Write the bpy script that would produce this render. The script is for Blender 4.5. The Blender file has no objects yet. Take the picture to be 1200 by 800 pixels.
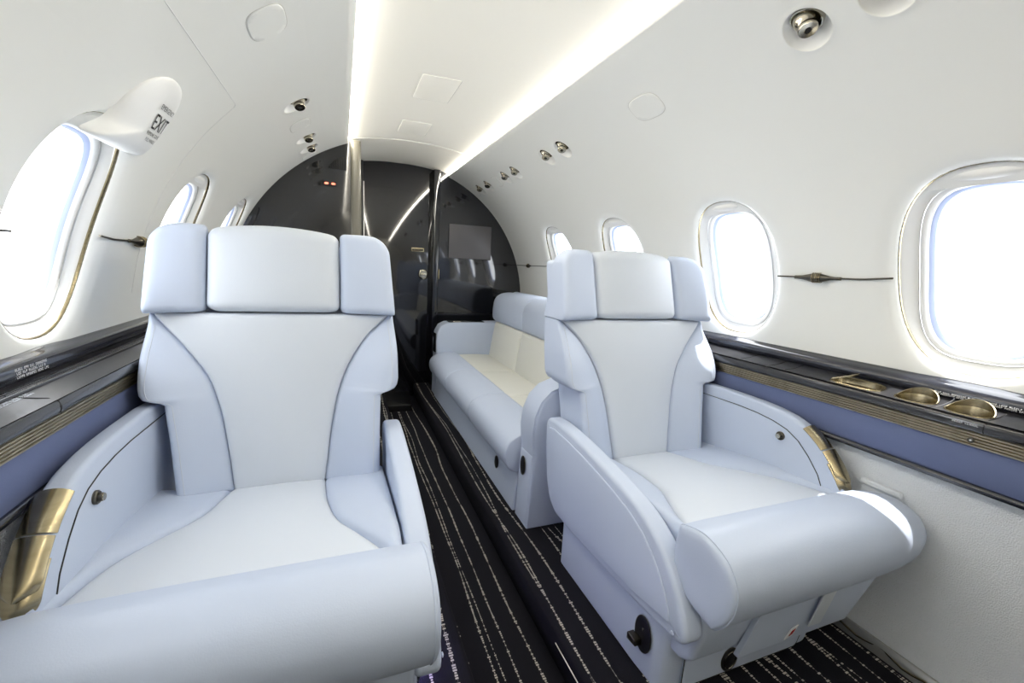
import bpy, bmesh, math, random
from mathutils import Vector, Matrix
random.seed(7)
COL = bpy.context.scene.collection
R = math.radians
PI = math.pi
# ------------------------------------------------------------------ materials
def lin(c):
    return tuple(((x/255)/12.92 if x/255 <= .04045 else ((x/255+.055)/1.055)**2.4) for x in c)
def mat(name, rgb, rough=.5, metal=0., coat=0., bump=None, emit=None, spec=.5, brushed=None):
    m = bpy.data.materials.new(name); m.use_nodes = True
    nt = m.node_tree; b = nt.nodes['Principled BSDF']
    col = lin(rgb)+(1,)
    b.inputs['Base Color'].default_value = col
    b.inputs['Roughness'].default_value = rough
    b.inputs['Metallic'].default_value = metal
    b.inputs['Coat Weight'].default_value = coat
    b.inputs['Coat Roughness'].default_value = .06
    b.inputs['Specular IOR Level'].default_value = spec
    if emit:
        b.inputs['Emission Color'].default_value = lin(emit[0])+(1,)
        b.inputs['Emission Strength'].default_value = emit[1]
    tc = nt.nodes.new('ShaderNodeTexCoord')
    if bump:
        n = nt.nodes.new('ShaderNodeTexNoise'); n.inputs['Scale'].default_value = bump[0]; n.inputs['Detail'].default_value = 3
        nt.links.new(tc.outputs['Object'], n.inputs['Vector'])
        bp = nt.nodes.new('ShaderNodeBump'); bp.inputs['Strength'].default_value = bump[1]; bp.inputs['Distance'].default_value = bump[2]
        nt.links.new(n.outputs['Fac'], bp.inputs['Height']); nt.links.new(bp.outputs['Normal'], b.inputs['Normal'])
    if brushed:   # streaks along one axis, tone and gloss vary
        mp = nt.nodes.new('ShaderNodeMapping'); mp.inputs['Scale'].default_value = brushed[0]
        n = nt.nodes.new('ShaderNodeTexNoise'); n.inputs['Scale'].default_value = 1; n.inputs['Detail'].default_value = 4
        nt.links.new(tc.outputs['Object'], mp.inputs['Vector']); nt.links.new(mp.outputs['Vector'], n.inputs['Vector'])
        mx = nt.nodes.new('ShaderNodeMix'); mx.data_type = 'RGBA'
        mx.inputs[6].default_value = col; mx.inputs[7].default_value = lin(brushed[1])+(1,)
        nt.links.new(n.outputs['Fac'], mx.inputs[0]); nt.links.new(mx.outputs[2], b.inputs['Base Color'])
    return m
M = {}
M['wall'] = mat('wall_gloss_white', (238,238,233), .34, spec=.5, bump=(9,.03,.01))
M['sleeve'] = mat('window_white', (236,236,234), .35)
M['ceiling'] = mat('headliner_cream', (251,248,238), .55)
M['leather'] = mat('leather_cool_grey', (188,198,217), .42, bump=(420,.10,.002), spec=.4)
M['leather_pale'] = mat('leather_pale', (206,212,221), .42, bump=(420,.10,.002), spec=.4)
M['leather_cream'] = mat('leather_cream', (220,220,213), .45, bump=(420,.10,.002), spec=.4)
M['panel_leather'] = mat('pebbled_wall_leather', (232,236,242), .5, bump=(380,.75,.007))
M['black'] = mat('piano_black', (20,21,26), .055, coat=.6, spec=.6)
M['taupe'] = mat('gloss_dark_taupe', (104,101,90), .32, coat=.1)
M['blackmat'] = mat('black_satin', (16,17,20), .4)
M['wood'] = mat('dark_gloss_veneer', (58,58,60), .14, coat=.5, brushed=((38,.5,38),(24,24,28)))
M['shelf'] = mat('satin_shelf_veneer', (50,50,53), .3)
M['rail'] = mat('dark_navy_rail', (34,36,46), .18, coat=.5)
M['gold'] = mat('brushed_bronze_gold', (186,174,144), .27, 1., brushed=((3,3,160),(140,128,100)))
M['ribs'] = mat('ribbed_bronze', (190,180,158), .34, 1., brushed=((4,30,4),(150,140,118)))
M['chrome'] = mat('satin_nickel', (190,184,168), .16, 1.)
M['darkmetal'] = mat('dark_bronze', (92,88,80), .28, 1.)
M['silver'] = mat('aluminium', (206,206,206), .28, 1.)
M['railmetal'] = mat('satin_rail', (190,190,188), .42, .95)
M['blue'] = mat('blue_suede', (100,110,144), .85, bump=(500,.1,.002), spec=.2)
M['blueglass'] = mat('pale_blue_pane_edge', (190,203,238), .25)
M['gap'] = mat('dark_gap', (30,30,30), .8)
M['softgap'] = mat('grey_gap', (208,206,200), .7)
M['white'] = mat('white_print', (236,236,240), .5)
M['ink'] = mat('black_print', (26,26,26), .6)
M['screen'] = mat('grey_screen', (96,94,96), .3)
M['red'] = mat('red_print', (170,28,34), .5)
M['signlit'] = mat('lit_sign', (255,150,120), .4, emit=((255,120,90),2.5))  # emissive red for the imitated reflection on the bulkhead
M['floorlamp'] = mat('lavender_floor_lamp', (190,180,255), .4, emit=((180,165,255),130.0))
M['cove'] = mat('cove_lamp', (255,252,240), .4, emit=((255,249,236),74.0))
M['stitch'] = mat('stitch_thread', (196,202,212), .7)

def glass():
    m = bpy.data.materials.new('cabin_glass'); m.use_nodes = True; nt = m.node_tree
    nt.nodes.remove(nt.nodes['Principled BSDF'])
    tr = nt.nodes.new('ShaderNodeBsdfTransparent'); gl = nt.nodes.new('ShaderNodeBsdfGlossy'); gl.inputs['Roughness'].default_value = .02
    mx = nt.nodes.new('ShaderNodeMixShader'); mx.inputs[0].default_value = .05
    nt.links.new(tr.outputs[0], mx.inputs[1]); nt.links.new(gl.outputs[0], mx.inputs[2])
    nt.links.new(mx.outputs[0], nt.nodes['Material Output'].inputs[0]); return m
M['glass'] = glass()

def carpet():
    m = bpy.data.materials.new('striped_carpet'); m.use_nodes = True; nt = m.node_tree; N = nt.nodes; L = nt.links
    b = N['Principled BSDF']; b.inputs['Roughness'].default_value = .95; b.inputs['Specular IOR Level'].default_value = .15
    tc = N.new('ShaderNodeTexCoord'); sp = N.new('ShaderNodeSeparateXYZ'); L.new(tc.outputs['Object'], sp.inputs[0])
    def math_(op, a, bb=None, c=None):
        n = N.new('ShaderNodeMath'); n.operation = op
        for i, v in enumerate((a, bb, c)):
            if v is None: continue
            if isinstance(v, (int, float)): n.inputs[i].default_value = v
            else: L.new(v, n.inputs[i])
        return n.outputs[0]
    def stripes(seed, spacing, wob, width, fy):
        cx = N.new('ShaderNodeCombineXYZ')
        L.new(math_('MULTIPLY_ADD', sp.outputs['X'], 6.0, seed), cx.inputs[0]); L.new(math_('MULTIPLY', sp.outputs['Y'], fy), cx.inputs[1])
        nz = N.new('ShaderNodeTexNoise'); nz.inputs['Scale'].default_value = 1; nz.inputs['Detail'].default_value = 1.5
        L.new(cx.outputs[0], nz.inputs['Vector'])
        x2 = math_('MULTIPLY_ADD', math_('SUBTRACT', nz.outputs['Fac'], .5), wob, sp.outputs['X'])
        x2 = math_('ADD', x2, 10.0+seed*.013)
        f = math_('FRACT', math_('DIVIDE', x2, spacing))
        d = math_('MULTIPLY', math_('ABSOLUTE', math_('SUBTRACT', f, .5)), spacing)
        # stitches: short slanted dashes along Y
        cell = math_('FLOOR', math_('MULTIPLY', sp.outputs['Y'], 150.0))
        jit = math_('FRACT', math_('MULTIPLY', math_('SINE', math_('MULTIPLY', cell, 12.9898)), 43758.5))
        d2 = math_('ABSOLUTE', math_('ADD', d, math_('MULTIPLY', math_('SUBTRACT', jit, .5), .0042)))
        on = math_('LESS_THAN', d2, width)
        dash = math_('GREATER_THAN', math_('FRACT', math_('MULTIPLY', sp.outputs['Y'], 150.0)), .30)
        return math_('MULTIPLY', on, dash)
    s = math_('MAXIMUM', stripes(3.1, .058, .075, .0021, 1.1), stripes(17.7, .143, .16, .0018, .9))
    mx = N.new('ShaderNodeMix'); mx.data_type = 'RGBA'; mx.inputs[6].default_value = lin((27,27,34))+(1,); mx.inputs[7].default_value = lin((196,192,182))+(1,)
    L.new(s, mx.inputs[0]); L.new(mx.outputs[2], b.inputs['Base Color'])
    nz = N.new('ShaderNodeTexNoise'); nz.inputs['Scale'].default_value = 650; L.new(tc.outputs['Object'], nz.inputs['Vector'])
    h = math_('MULTIPLY_ADD', s, .8, nz.outputs['Fac'])
    bp = N.new('ShaderNodeBump'); bp.inputs['Strength'].default_value = .8; bp.inputs['Distance'].default_value = .004
    L.new(h, bp.inputs['Height']); L.new(bp.outputs['Normal'], b.inputs['Normal'])
    return m
M['carpet'] = carpet()

# ------------------------------------------------------------------ object helpers
def wloc(o):
    v = Vector((0,0,0))
    while o: v += o.location; o = o.parent
    return v
def obj(name, geo, material, parent=None, kind=None, smooth=True, angle=38, recalc=True):
    """geo = (verts, faces) in world coordinates; becomes ONE mesh object"""
    vs, fs = geo
    bm = bmesh.new(); bv = [bm.verts.new(v) for v in vs]
    for f in fs:
        try: bm.faces.new([bv[i] for i in f])
        except ValueError: pass
    bmesh.ops.remove_doubles(bm, verts=bm.verts, dist=2e-5)
    if recalc: bmesh.ops.recalc_face_normals(bm, faces=bm.faces)
    if parent: org = wloc(parent)
    else:
        n = len(bm.verts); xs=[v.co.x for v in bm.verts]; ys=[v.co.y for v in bm.verts]; zs=[v.co.z for v in bm.verts]
        org = Vector(((min(xs)+max(xs))/2, (min(ys)+max(ys))/2, min(zs)))
        if kind == 'structure': org = Vector((0,0,0))
    for v in bm.verts: v.co -= org
    me = bpy.data.meshes.new(name); bm.to_mesh(me); bm.free()
    me.materials.append(M[material])
    if smooth:
        for p in me.polygons: p.use_smooth = True
        me.set_sharp_from_angle(angle=R(angle))
    o = bpy.data.objects.new(name, me); COL.objects.link(o)
    if parent: o.parent = parent
    else: o.location = org
    if kind: o['kind'] = kind
    return o
def thing(name, label, cat, loc, group=None):
    o = bpy.data.objects.new(name, None); COL.objects.link(o); o.location = loc
    o.empty_display_size = .05; o['label'] = label; o['category'] = cat
    if group: o['group'] = group
    return o
def tag(o, label, cat, group=None):
    o['label'] = label; o['category'] = cat
    if group: o['group'] = group
    return o
def join(*gs):
    V, F = [], []
    for v, f in gs:
        n = len(V); V += list(v); F += [[i+n for i in q] for q in f]
    return V, F
def interp(knots, t):
    if t <= knots[0][0]: return knots[0][1]
    for (a, x), (b, y) in zip(knots, knots[1:]):
        if t <= b: return x+(y-x)*(t-a)/(b-a)
    return knots[-1][1]
def smooth_interp(knots):
    """monotone-ish cubic through knots (value at t)"""
    k = sorted(knots)
    def f(t):
        if t <= k[0][0]: return k[0][1]
        if t >= k[-1][0]: return k[-1][1]
        for i in range(len(k)-1):
            if t <= k[i+1][0]: break
        def sl(j):
            if j == 0: return (k[1][1]-k[0][1])/(k[1][0]-k[0][0])
            if j == len(k)-1: return (k[-1][1]-k[-2][1])/(k[-1][0]-k[-2][0])
            return (k[j+1][1]-k[j-1][1])/(k[j+1][0]-k[j-1][0])
        h = k[i+1][0]-k[i][0]; u = (t-k[i][0])/h
        m0, m1 = sl(i)*h, sl(i+1)*h
        return (2*u**3-3*u*u+1)*k[i][1]+(u**3-2*u*u+u)*m0+(-2*u**3+3*u*u)*k[i+1][1]+(u**3-u*u)*m1
    return f
def catmull(pts, closed=True, n=6):
    out = []; m = len(pts)
    for i in range(m if closed else m-1):
        p = [pts[(i+j-1) % m] if closed else pts[min(max(i+j-1, 0), m-1)] for j in range(4)]
        for s in range(n):
            t = s/n
            out.append(tuple(.5*((2*p[1][k])+(-p[0][k]+p[2][k])*t+(2*p[0][k]-5*p[1][k]+4*p[2][k]-p[3][k])*t*t+(-p[0][k]+3*p[1][k]-3*p[2][k]+p[3][k])*t**3) for k in range(len(pts[0]))))
    if not closed: out.append(tuple(pts[-1]))
    return out
def round_poly(pts, r, n=5):
    """polygon with corners rounded (r scalar or per-corner list)"""
    out = []; m = len(pts)
    for i in range(m):
        p0, p, p1 = Vector(pts[i-1]), Vector(pts[i]), Vector(pts[(i+1) % m])
        rr = r[i] if isinstance(r, (list, tuple)) else r
        a = (p0-p); b = (p1-p); rr = min(rr, a.length*.48, b.length*.48)
        if rr < 1e-5: out.append(tuple(p)); continue
        q0 = p+a.normalized()*rr; q1 = p+b.normalized()*rr
        for k in range(n+1):
            t = k/n; out.append(tuple(q0*(1-t)**2+p*(2*t*(1-t))+q1*t*t))
    return out
def inset(pts, d):
    m = len(pts); area = sum(pts[i][0]*pts[(i+1) % m][1]-pts[(i+1) % m][0]*pts[i][1] for i in range(m)); sg = 1 if area > 0 else -1
    out = []
    for i in range(m):
        a = Vector(pts[i-1][:2]); b = Vector(pts[i][:2]); c = Vector(pts[(i+1) % m][:2])
        e0 = (b-a); e1 = (c-b)
        if e0.length < 1e-9: e0 = e1
        if e1.length < 1e-9: e1 = e0
        n0 = Vector((-e0.y, e0.x)).normalized(); n1 = Vector((-e1.y, e1.x)).normalized()
        n = (n0+n1); n = n.normalized() if n.length > 1e-6 else n0
        out.append((b.x+n.x*sg*d, b.y+n.y*sg*d))
    return out
def slab(prof, w0, w1, bev, mp):
    """profile (a,b) extruded w0..w1 with rounded rims; mp(a,b,w)->xyz"""
    sg = 1 if w1 > w0 else -1; st = []
    for k in (0, .15, .4, .7, 1):
        st.append((w0+sg*bev*k, bev*(1-math.sqrt(max(0, 1-(1-k)**2)))))
    st += [(w1-sg*(x[0]-w0)*sg, x[1]) for x in reversed(st)]
    V, F = [], []; n = len(prof)
    for w, d in st:
        for p in (inset(prof, d) if d > 1e-7 else prof): V.append(mp(p[0], p[1], w))
    for j in range(len(st)-1):
        for i in range(n): F.append([j*n+i, j*n+(i+1) % n, (j+1)*n+(i+1) % n, (j+1)*n+i])
    F.append(list(range(n))[::-1]); F.append([(len(st)-1)*n+i for i in range(n)])
    return V, F
def sweep(prof, stations, mp):
    """closed profile scaled about its centre at stations (t, scale); mp(a,b,t)"""
    n = len(prof); cx = sum(p[0] for p in prof)/n; cy = sum(p[1] for p in prof)/n; V, F = [], []
    for t, s in stations:
        for p in prof: V.append(mp(cx+(p[0]-cx)*s, cy+(p[1]-cy)*s, t))
    for j in range(len(stations)-1):
        for i in range(n): F.append([j*n+i, j*n+(i+1) % n, (j+1)*n+(i+1) % n, (j+1)*n+i])
    a = len(V); V.append(mp(cx, cy, stations[0][0])); V.append(mp(cx, cy, stations[-1][0])); o = (len(stations)-1)*n
    for i in range(n): F.append([a, (i+1) % n, i]); F.append([a+1, o+i, o+(i+1) % n])
    return V, F
def tube(pts, r, n=8):
    pts = [Vector(p) for p in pts]; V, F = [], []; up = None
    for i, p in enumerate(pts):
        d = (pts[min(i+1, len(pts)-1)]-pts[max(i-1, 0)]).normalized()
        if up is None: up = d.orthogonal().normalized()
        up = (up-d*up.dot(d)).normalized(); s = d.cross(up)
        rr = r[i] if isinstance(r, (list, tuple)) else r
        for k in range(n): V.append(p+(up*math.cos(2*PI*k/n)+s*math.sin(2*PI*k/n))*rr)
    for i in range(len(pts)-1):
        for k in range(n): F.append([i*n+k, i*n+(k+1) % n, (i+1)*n+(k+1) % n, (i+1)*n+k])
    F.append(list(range(n))[::-1]); F.append([(len(pts)-1)*n+k for k in range(n)])
    return V, F
def closed_tube(pts, r, n=8):
    pts = [Vector(p) for p in pts]; V, F = [], []; m = len(pts); c = sum(pts, Vector())/m
    nrm = Vector()
    for i in range(m): nrm += (pts[i]-c).cross(pts[(i+1) % m]-c)
    nrm.normalize()
    for i, p in enumerate(pts):
        d = (pts[(i+1) % m]-pts[i-1]).normalized(); s = d.cross(nrm).normalized(); u = s.cross(d)
        for k in range(n): V.append(p+(u*math.cos(2*PI*k/n)+s*math.sin(2*PI*k/n))*r)
    for i in range(m):
        for k in range(n): F.append([i*n+k, i*n+(k+1) % n, ((i+1) % m)*n+(k+1) % n, ((i+1) % m)*n+k])
    return V, F
def lathe(prof, mp, n=32):
    """prof (r,h) ; mp(x,y,h)"""
    V, F = [], []
    for r, h in prof:
        for k in range(n): V.append(mp(r*math.cos(2*PI*k/n), r*math.sin(2*PI*k/n), h))
    for j in range(len(prof)-1):
        for k in range(n): F.append([j*n+k, j*n+(k+1) % n, (j+1)*n+(k+1) % n, (j+1)*n+k])
    F.append(list(range(n))[::-1]); F.append([(len(prof)-1)*n+k for k in range(n)])
    return V, F
def box(x0, x1, y0, y1, z0, z1, bev=.003):
    prof = round_poly([(x0,y0),(x1,y0),(x1,y1),(x0,y1)], bev*2, 4)
    return slab(prof, z0, z1, bev, lambda a, b, w: (a, b, w))
def edge(d, rr):
    return 0 if d >= rr else rr-math.sqrt(max(0, rr*rr-(rr-d)**2))
def panel(a, b, v0, v1, mp, mpb, rr=.012, puff=.006, nu=22, nv=44, extra=(), corner=0, cs=(1,1,1,1)):
    """upholstered pad between curves u=a(v), u=b(v); mp(u,v,h) front, mpb(u,v) back"""
    ss = [.5-.5*math.cos(PI*i/nu) for i in range(nu+1)]
    vv = sorted(set([v0+(v1-v0)*(.5-.5*math.cos(PI*j/nv)) for j in range(nv+1)]+[e for e in extra if v0 < e < v1]))
    lo = min(v0, v1); V, F = [], []; nv = len(vv)-1
    rows = []
    for v in vv:
        ua, ub = a(v), b(v)
        if corner:
            sgn = 1 if ub > ua else -1
            for dv, fa, fb in ((v-v0, cs[0], cs[1]), (v1-v, cs[2], cs[3])):
                if dv < corner:
                    k = corner-math.sqrt(max(0, corner**2-(corner-dv)**2))
                    ua += sgn*k*fa; ub -= sgn*k*fb
        rows.append((ua, ub))
    for (ua, ub), v in zip(rows, vv):
        t = (v-v0)/(v1-v0)
        for s in ss:
            u = ua+(ub-ua)*s; w = abs(ub-ua); du = min(s, 1-s)*w; dv = min(v-v0, v1-v)
            R_ = min(rr, w*.5)
            h = -edge(du, R_)-edge(dv, rr)+puff*(1-(2*s-1)**2)*math.sqrt(max(0, 1-(2*t-1)**2))
            V.append(mp(u, v, h))
    n = nu+1
    for j in range(nv):
        for i in range(nu): F.append([j*n+i, j*n+i+1, (j+1)*n+i+1, (j+1)*n+i])
    o = len(V)
    for (ua, ub), v in zip(rows, vv):
        for s in ss: V.append(mpb(ua+(ub-ua)*s, v))
    for j in range(nv):
        for i in range(nu): F.append([o+j*n+i, o+(j+1)*n+i, o+(j+1)*n+i+1, o+j*n+i+1])
    per = [i for i in range(n)]+[j*n+nu for j in range(1, nv+1)]+[nv*n+i for i in range(nu-1, -1, -1)]+[j*n for j in range(nv-1, 0, -1)]
    for i in range(len(per)):
        p, q = per[i], per[(i+1) % len(per)]; F.append([p, o+p, o+q, q])
    return V, F
def sell(phi, a, b, n):
    r = (abs(math.cos(phi)/a)**n+abs(math.sin(phi)/b)**n)**(-1/n)
    return r*math.cos(phi), r*math.sin(phi)
def cell(mp, u0, u1, v0, v1, nu, nv, hole=None):
    """rectangle in (u,v) as a grid, or as rings round a hole; hole=(uc,vc,[(a,b,n,d),...], nlin)"""
    V, F = [], []
    if hole is None:
        for j in range(nv+1):
            for i in range(nu+1): V.append(mp(u0+(u1-u0)*i/nu, v0+(v1-v0)*j/nv, 0))
        for j in range(nv):
            for i in range(nu): q = j*(nu+1)+i; F.append([q, q+1, q+nu+2, q+nu+1])
        return V, F
    uc, vc, rings, nl = hole
    per = [(u0+(u1-u0)*i/nu, v0) for i in range(nu)]+[(u1, v0+(v1-v0)*j/nv) for j in range(nv)]+[(u1-(u1-u0)*i/nu, v1) for i in range(nu)]+[(u0, v1-(v1-v0)*j/nv) for j in range(nv)]
    n = len(per); a0, b0, n0, d0 = rings[0]; loops = []
    for k in range(nl):
        t = k/nl; L = []
        for u, v in per:
            phi = math.atan2((v-vc)/b0, (u-uc)/a0); phi = math.atan2(math.sin(phi)*b0, math.cos(phi)*a0)
            e = sell(phi, a0, b0, n0); L.append((u+(uc+e[0]-u)*t, v+(vc+e[1]-v)*t, 0))
        loops.append(L)
    for a, b, ne, d in rings:
        L = []
        for u, v in per:
            phi = math.atan2((v-vc)/b0, (u-uc)/a0); phi = math.atan2(math.sin(phi)*b, math.cos(phi)*a)
            e = sell(phi, a, b, ne); L.append((uc+e[0], vc+e[1], d))
        loops.append(L)
    for L in loops: V += [mp(*p) for p in L]
    for j in range(len(loops)-1):
        for i in range(n): F.append([j*n+i, j*n+(i+1) % n, (j+1)*n+(i+1) % n, (j+1)*n+i])
    return V, F
def text_geo(lines, mp):
    """lines: (string, u, v, size, width or None) ; mp(u,v)->xyz of the print surface"""
    out = ([], [])
    for s, u, v, size, width in lines:
        c = bpy.data.curves.new('t', 'FONT'); c.body = s; c.size = size; c.resolution_u = 2
        o = bpy.data.objects.new('t', c); COL.objects.link(o)
        dg = bpy.context.evaluated_depsgraph_get(); me = bpy.data.meshes.new_from_object(o.evaluated_get(dg))
        pts = [tuple(x.co) for x in me.vertices]; x1 = max(p[0] for p in pts); k = (width/x1) if width else 1
        out = join(out, ([mp(u+p[0]*k, v+p[1]) for p in pts], [list(f.vertices) for f in me.polygons]))
        bpy.data.objects.remove(o); bpy.data.curves.remove(c); bpy.data.meshes.remove(me)
    return out
def marks_geo(rows, u0, u1, v0, dv, h, mp, seed, ch=.004):
    """rows of unreadable small print: short bars grouped in words"""
    rnd = random.Random(seed); V, F = [], []
    for r_ in range(rows):
        a, b = u0+rnd.random()*(u1-u0)*.06*(r_ > 0), u1-rnd.random()*(u1-u0)*.12
        u = a; v = v0-r_*dv; k = rnd.randint(3, 6)
        while u < b:
            if k == 0: u += ch*.8; k = rnd.randint(3, 8); continue
            t = rnd.choice((0, 1, 2, 3)); w = ch*.74; q = h*.32
            rects = [(0,0,w*.32,h)]
            if t in (0, 2): rects.append((0,h-q,w,h))
            if t in (0, 1): rects.append((0,0,w,q))
            if t in (2, 3): rects.append((0,h*.4,w,h*.4+q))
            if t == 3: rects.append((w*.68,0,w,h))
            for x0, y0, x1, y1 in rects:
                n = len(V); V += [mp(u+x0, v+y0), mp(u+x1, v+y0), mp(u+x1, v+y1), mp(u+x0, v+y1)]; F.append([n, n+1, n+2, n+3])
            u += ch; k -= 1
    return V, F

# ------------------------------------------------------------------ cabin shell
R0, ZC = .935, -.27
def wmap(sg):
    def f(y, s, d=0):
        th = s/R0; r = R0+d
        return (sg*r*math.cos(th), y, ZC+r*math.sin(th))
    return f
WMAP = {-1: wmap(-1), 1: wmap(1)}
PITCH, Y1 = .6425, .515
WINS = [Y1+PITCH*k for k in range(-3, 4)]
HB = PITCH/2
def win_rings(a, b):
    out = [(a+.055, b+.040, 2.2, 0)]
    for k in range(1, 10):
        t = k/9; out.append((a+.055*(1-t), b+.040*(1-t), 2.2+.15*t, .010*t*t+.004*max(0, t-.7)/.3))
    out += [(a-.0005, b-.0005, 2.35, .022), (a-.001, b-.001, 2.35, .028)]
    return out
GASP = {1: [.570, .716, 1.789, 1.949, 2.348, 2.503, 2.824, 3.0], -1: [1.79, 2.246, 2.438]}
def gasper_rings():
    return [(.052,.052,2,0), (.0485,.0485,2,-.0015), (.0465,.0465,2,-.0008), (.045,.045,2,.003)]
def build_wall(sg, yend):
    mp = WMAP[sg]; g = []
    y0 = WINS[0]-HB
    for k, yc in enumerate(WINS):
        a, c = .160, yc
        if sg == -1 and k == 4: a, c = .146, yc-.022
        g.append(cell(mp, yc-HB, yc+HB, 0, .62, 24, 24, (c, .310, win_rings(a, .230), 5)))
    ye = WINS[-1]+HB
    g.append(cell(mp, ye, yend, 0, .62, 4, 24))
    g.append(cell(mp, y0, yend, -.06, 0, 2, 2))
    g.append(cell(mp, y0, yend, .62, .845, 2, 9))
    u = y0
    for yc in GASP[sg]:
        h = .073
        if yc-h > u+1e-6: g.append(cell(mp, u, yc-h, .845, .995, 4, 10))
        h0 = max(u, yc-h)
        nxt = [q for q in GASP[sg] if q > yc]; h1 = min(yc+h, (nxt[0]+yc)/2 if nxt and nxt[0]-yc < 2*h else yc+h, yend)
        g.append(cell(mp, h0, h1, .845, .995, 10, 10, (yc, .922, gasper_rings(), 3))); u = h1
    if u < yend: g.append(cell(mp, u, yend, .845, .995, 4, 10))
    g.append(cell(mp, y0, yend, .995, 1.122, 2, 6))
    # rolled lip beside the cove lamp
    lip = [(1.122,0),(1.126,.002),(1.128,.006),(1.128,.035)]
    V, F = [], []
    for s, d in lip: V += [mp(y0, s, d), mp(yend, s, d)]
    for i in range(3): F.append([2*i, 2*i+1, 2*i+3, 2*i+2])
    g.append((V, F))
    return obj('wall_right' if sg > 0 else 'wall_left', join(*g), 'wall', kind='structure', angle=60, recalc=True)
build_wall(1, 3.215); build_wall(-1, 2.64)

def ring_geo(mp, yc, sc, loops, N=72):
    V, F = [], []
    for a, b, n, d, *sh in loops:
        for k in range(N):
            e = sell(2*PI*k/N, a, b, n); V.append(mp(yc+e[0], sc+e[1]+(sh[0] if sh else 0), d))
    for j in range(len(loops)-1):
        for k in range(N): F.append([j*N+k, j*N+(k+1) % N, (j+1)*N+(k+1) % N, (j+1)*N+k])
    return V, F
def disc_geo(mp, yc, sc, a, b, n, d, N=72, rings=4):
    V = [mp(yc, sc, d)]; F = []
    for j in range(1, rings+1):
        for k in range(N):
            e = sell(2*PI*k/N, a*j/rings, b*j/rings, n); V.append(mp(yc+e[0], sc+e[1], d))
    for k in range(N): F.append([0, 1+k, 1+(k+1) % N])
    for j in range(rings-1):
        for k in range(N): F.append([1+j*N+k, 1+j*N+(k+1) % N, 1+(j+1)*N+(k+1) % N, 1+(j+1)*N+k])
    return V, F
wn = 0
def build_window(sg, yc, a=.160):
    global wn
    wn += 1; mp = WMAP[sg]; SC = .310; k = a/.160
    # the reveal: dished grey-white ring behind the wall's opening, then a stepped inner frame
    S2 = .304
    rv = obj('window_%d' % wn, ring_geo(mp, yc, SC, [(.190*k,.262,2.4,.026),(.164*k,.236,2.4,.0175),(.148*k,.219,2.7,.026),(.134*k,.206,3.1,.0315,-.004),(.1275*k,.197,3.3,.0335,-.006),(.1265*k,.196,3.3,.040,-.006)]), 'sleeve', kind='structure')
    lp = lambda a, b, n, d, c: [mp(yc+e[0], c+e[1], d) for e in (sell(2*PI*i/72, a, b, n) for i in range(72))]
    obj('gold_gasket', closed_tube(lp(.1615*k, .2315, 2.35, .0175, SC), .0042), 'gold', rv)
    obj('silver_edge', closed_tube(lp(.1268*k, .1962, 3.3, .0335, S2), .0014), 'silver', rv)
    obj('inner_frame', ring_geo(mp, yc, S2, [(.1285*k,.198,3.3,.0375),(.126*k,.1955,3.3,.0355),(.120*k,.190,3.3,.0362),(.114*k,.184,3.3,.040),(.1125*k,.1825,3.3,.043)]), 'sleeve', rv)
    obj('pane_surround', ring_geo(mp, yc, S2, [(.1145*k,.184,3.3,.042),(.110*k,.180,3.3,.0435),(.104*k,.174,3.3,.049),(.1035*k,.1735,3.3,.056)]), 'blueglass', rv)
    obj('glass_pane', disc_geo(mp, yc, S2, .106*k, .176, 3.3, .052), 'glass', rv)
    # shade drawn just below the top of the reveal, with its pull
    N = 24; V, F = [], []; lo = SC+.184
    for j in range(5):
        for i in range(N+1):
            w = .146*k*(-1+2*i/N); e = max((1-(abs(w)/(.1615*k))**2.4), 0)**(1/2.4)*.233
            top = SC+e; V.append(mp(yc+w, lo+(max(top, lo+.001)-lo)*j/4, .0215-.003*(j/4)))
    for i in range(N+1): V.append(mp(yc+.146*k*(-1+2*i/N), lo, .0265))
    for j in range(4):
        for i in range(N): q = j*(N+1)+i; F.append([q, q+1, q+N+2, q+N+1])
    for i in range(N): F.append([i, 5*(N+1)+i, 5*(N+1)+i+1, i+1])
    if yc < 0:      # unseen windows behind the camera: shades added fully down to dim their light
        V, F = disc_geo(mp, yc, SC, .146*k, .215, 2.8, .0285)
    sh = obj('shade', (V, F), 'sleeve', rv)
    obj('shade_pull', disc_geo(lambda y, s_, d: mp(y, s_, d-.007*max(0, 1-((y-yc)/.058)**2-((s_-lo-.022)/.012)**2)), yc, lo+.022, .058, .012, 2, .0205, 32), 'sleeve', sh)
    return rv
for sg in (1, -1):
    for k, yc in enumerate(WINS):
        if sg == -1 and k == 4: build_window(sg, yc-.022, .146)
        else: build_window(sg, yc)

# floor: dropped aisle between two raised side floors
FZ, AZ = -.90, -1.0
prof = [(-1.0,FZ-.0),(-.128,FZ),(-.118,FZ-.004),(-.115,FZ-.012),(-.120,AZ+.006),(-.126,AZ),(.126,AZ),(.120,AZ+.006),(.115,FZ-.012),(.118,FZ-.004),(.128,FZ),(1.0,FZ)]
V, F = [], []
ys = [-1.75+.25*i for i in range(21)]
for y in ys: V += [(x, y, z) for x, z in prof]
n = len(prof)
for j in range(len(ys)-1):
    for i in range(n-1): F.append([j*n+i, j*n+i+1, (j+1)*n+i+1, (j+1)*n+i])
obj('floor', (V, F), 'carpet', kind='structure', angle=50)
# bright metal strip standing in for the lit LED line on the right step
obj('trim_1', tube([(.1135, y, FZ-.03) for y in (-.2, .3, .66, .84)], .0015), 'silver', kind='structure')

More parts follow.
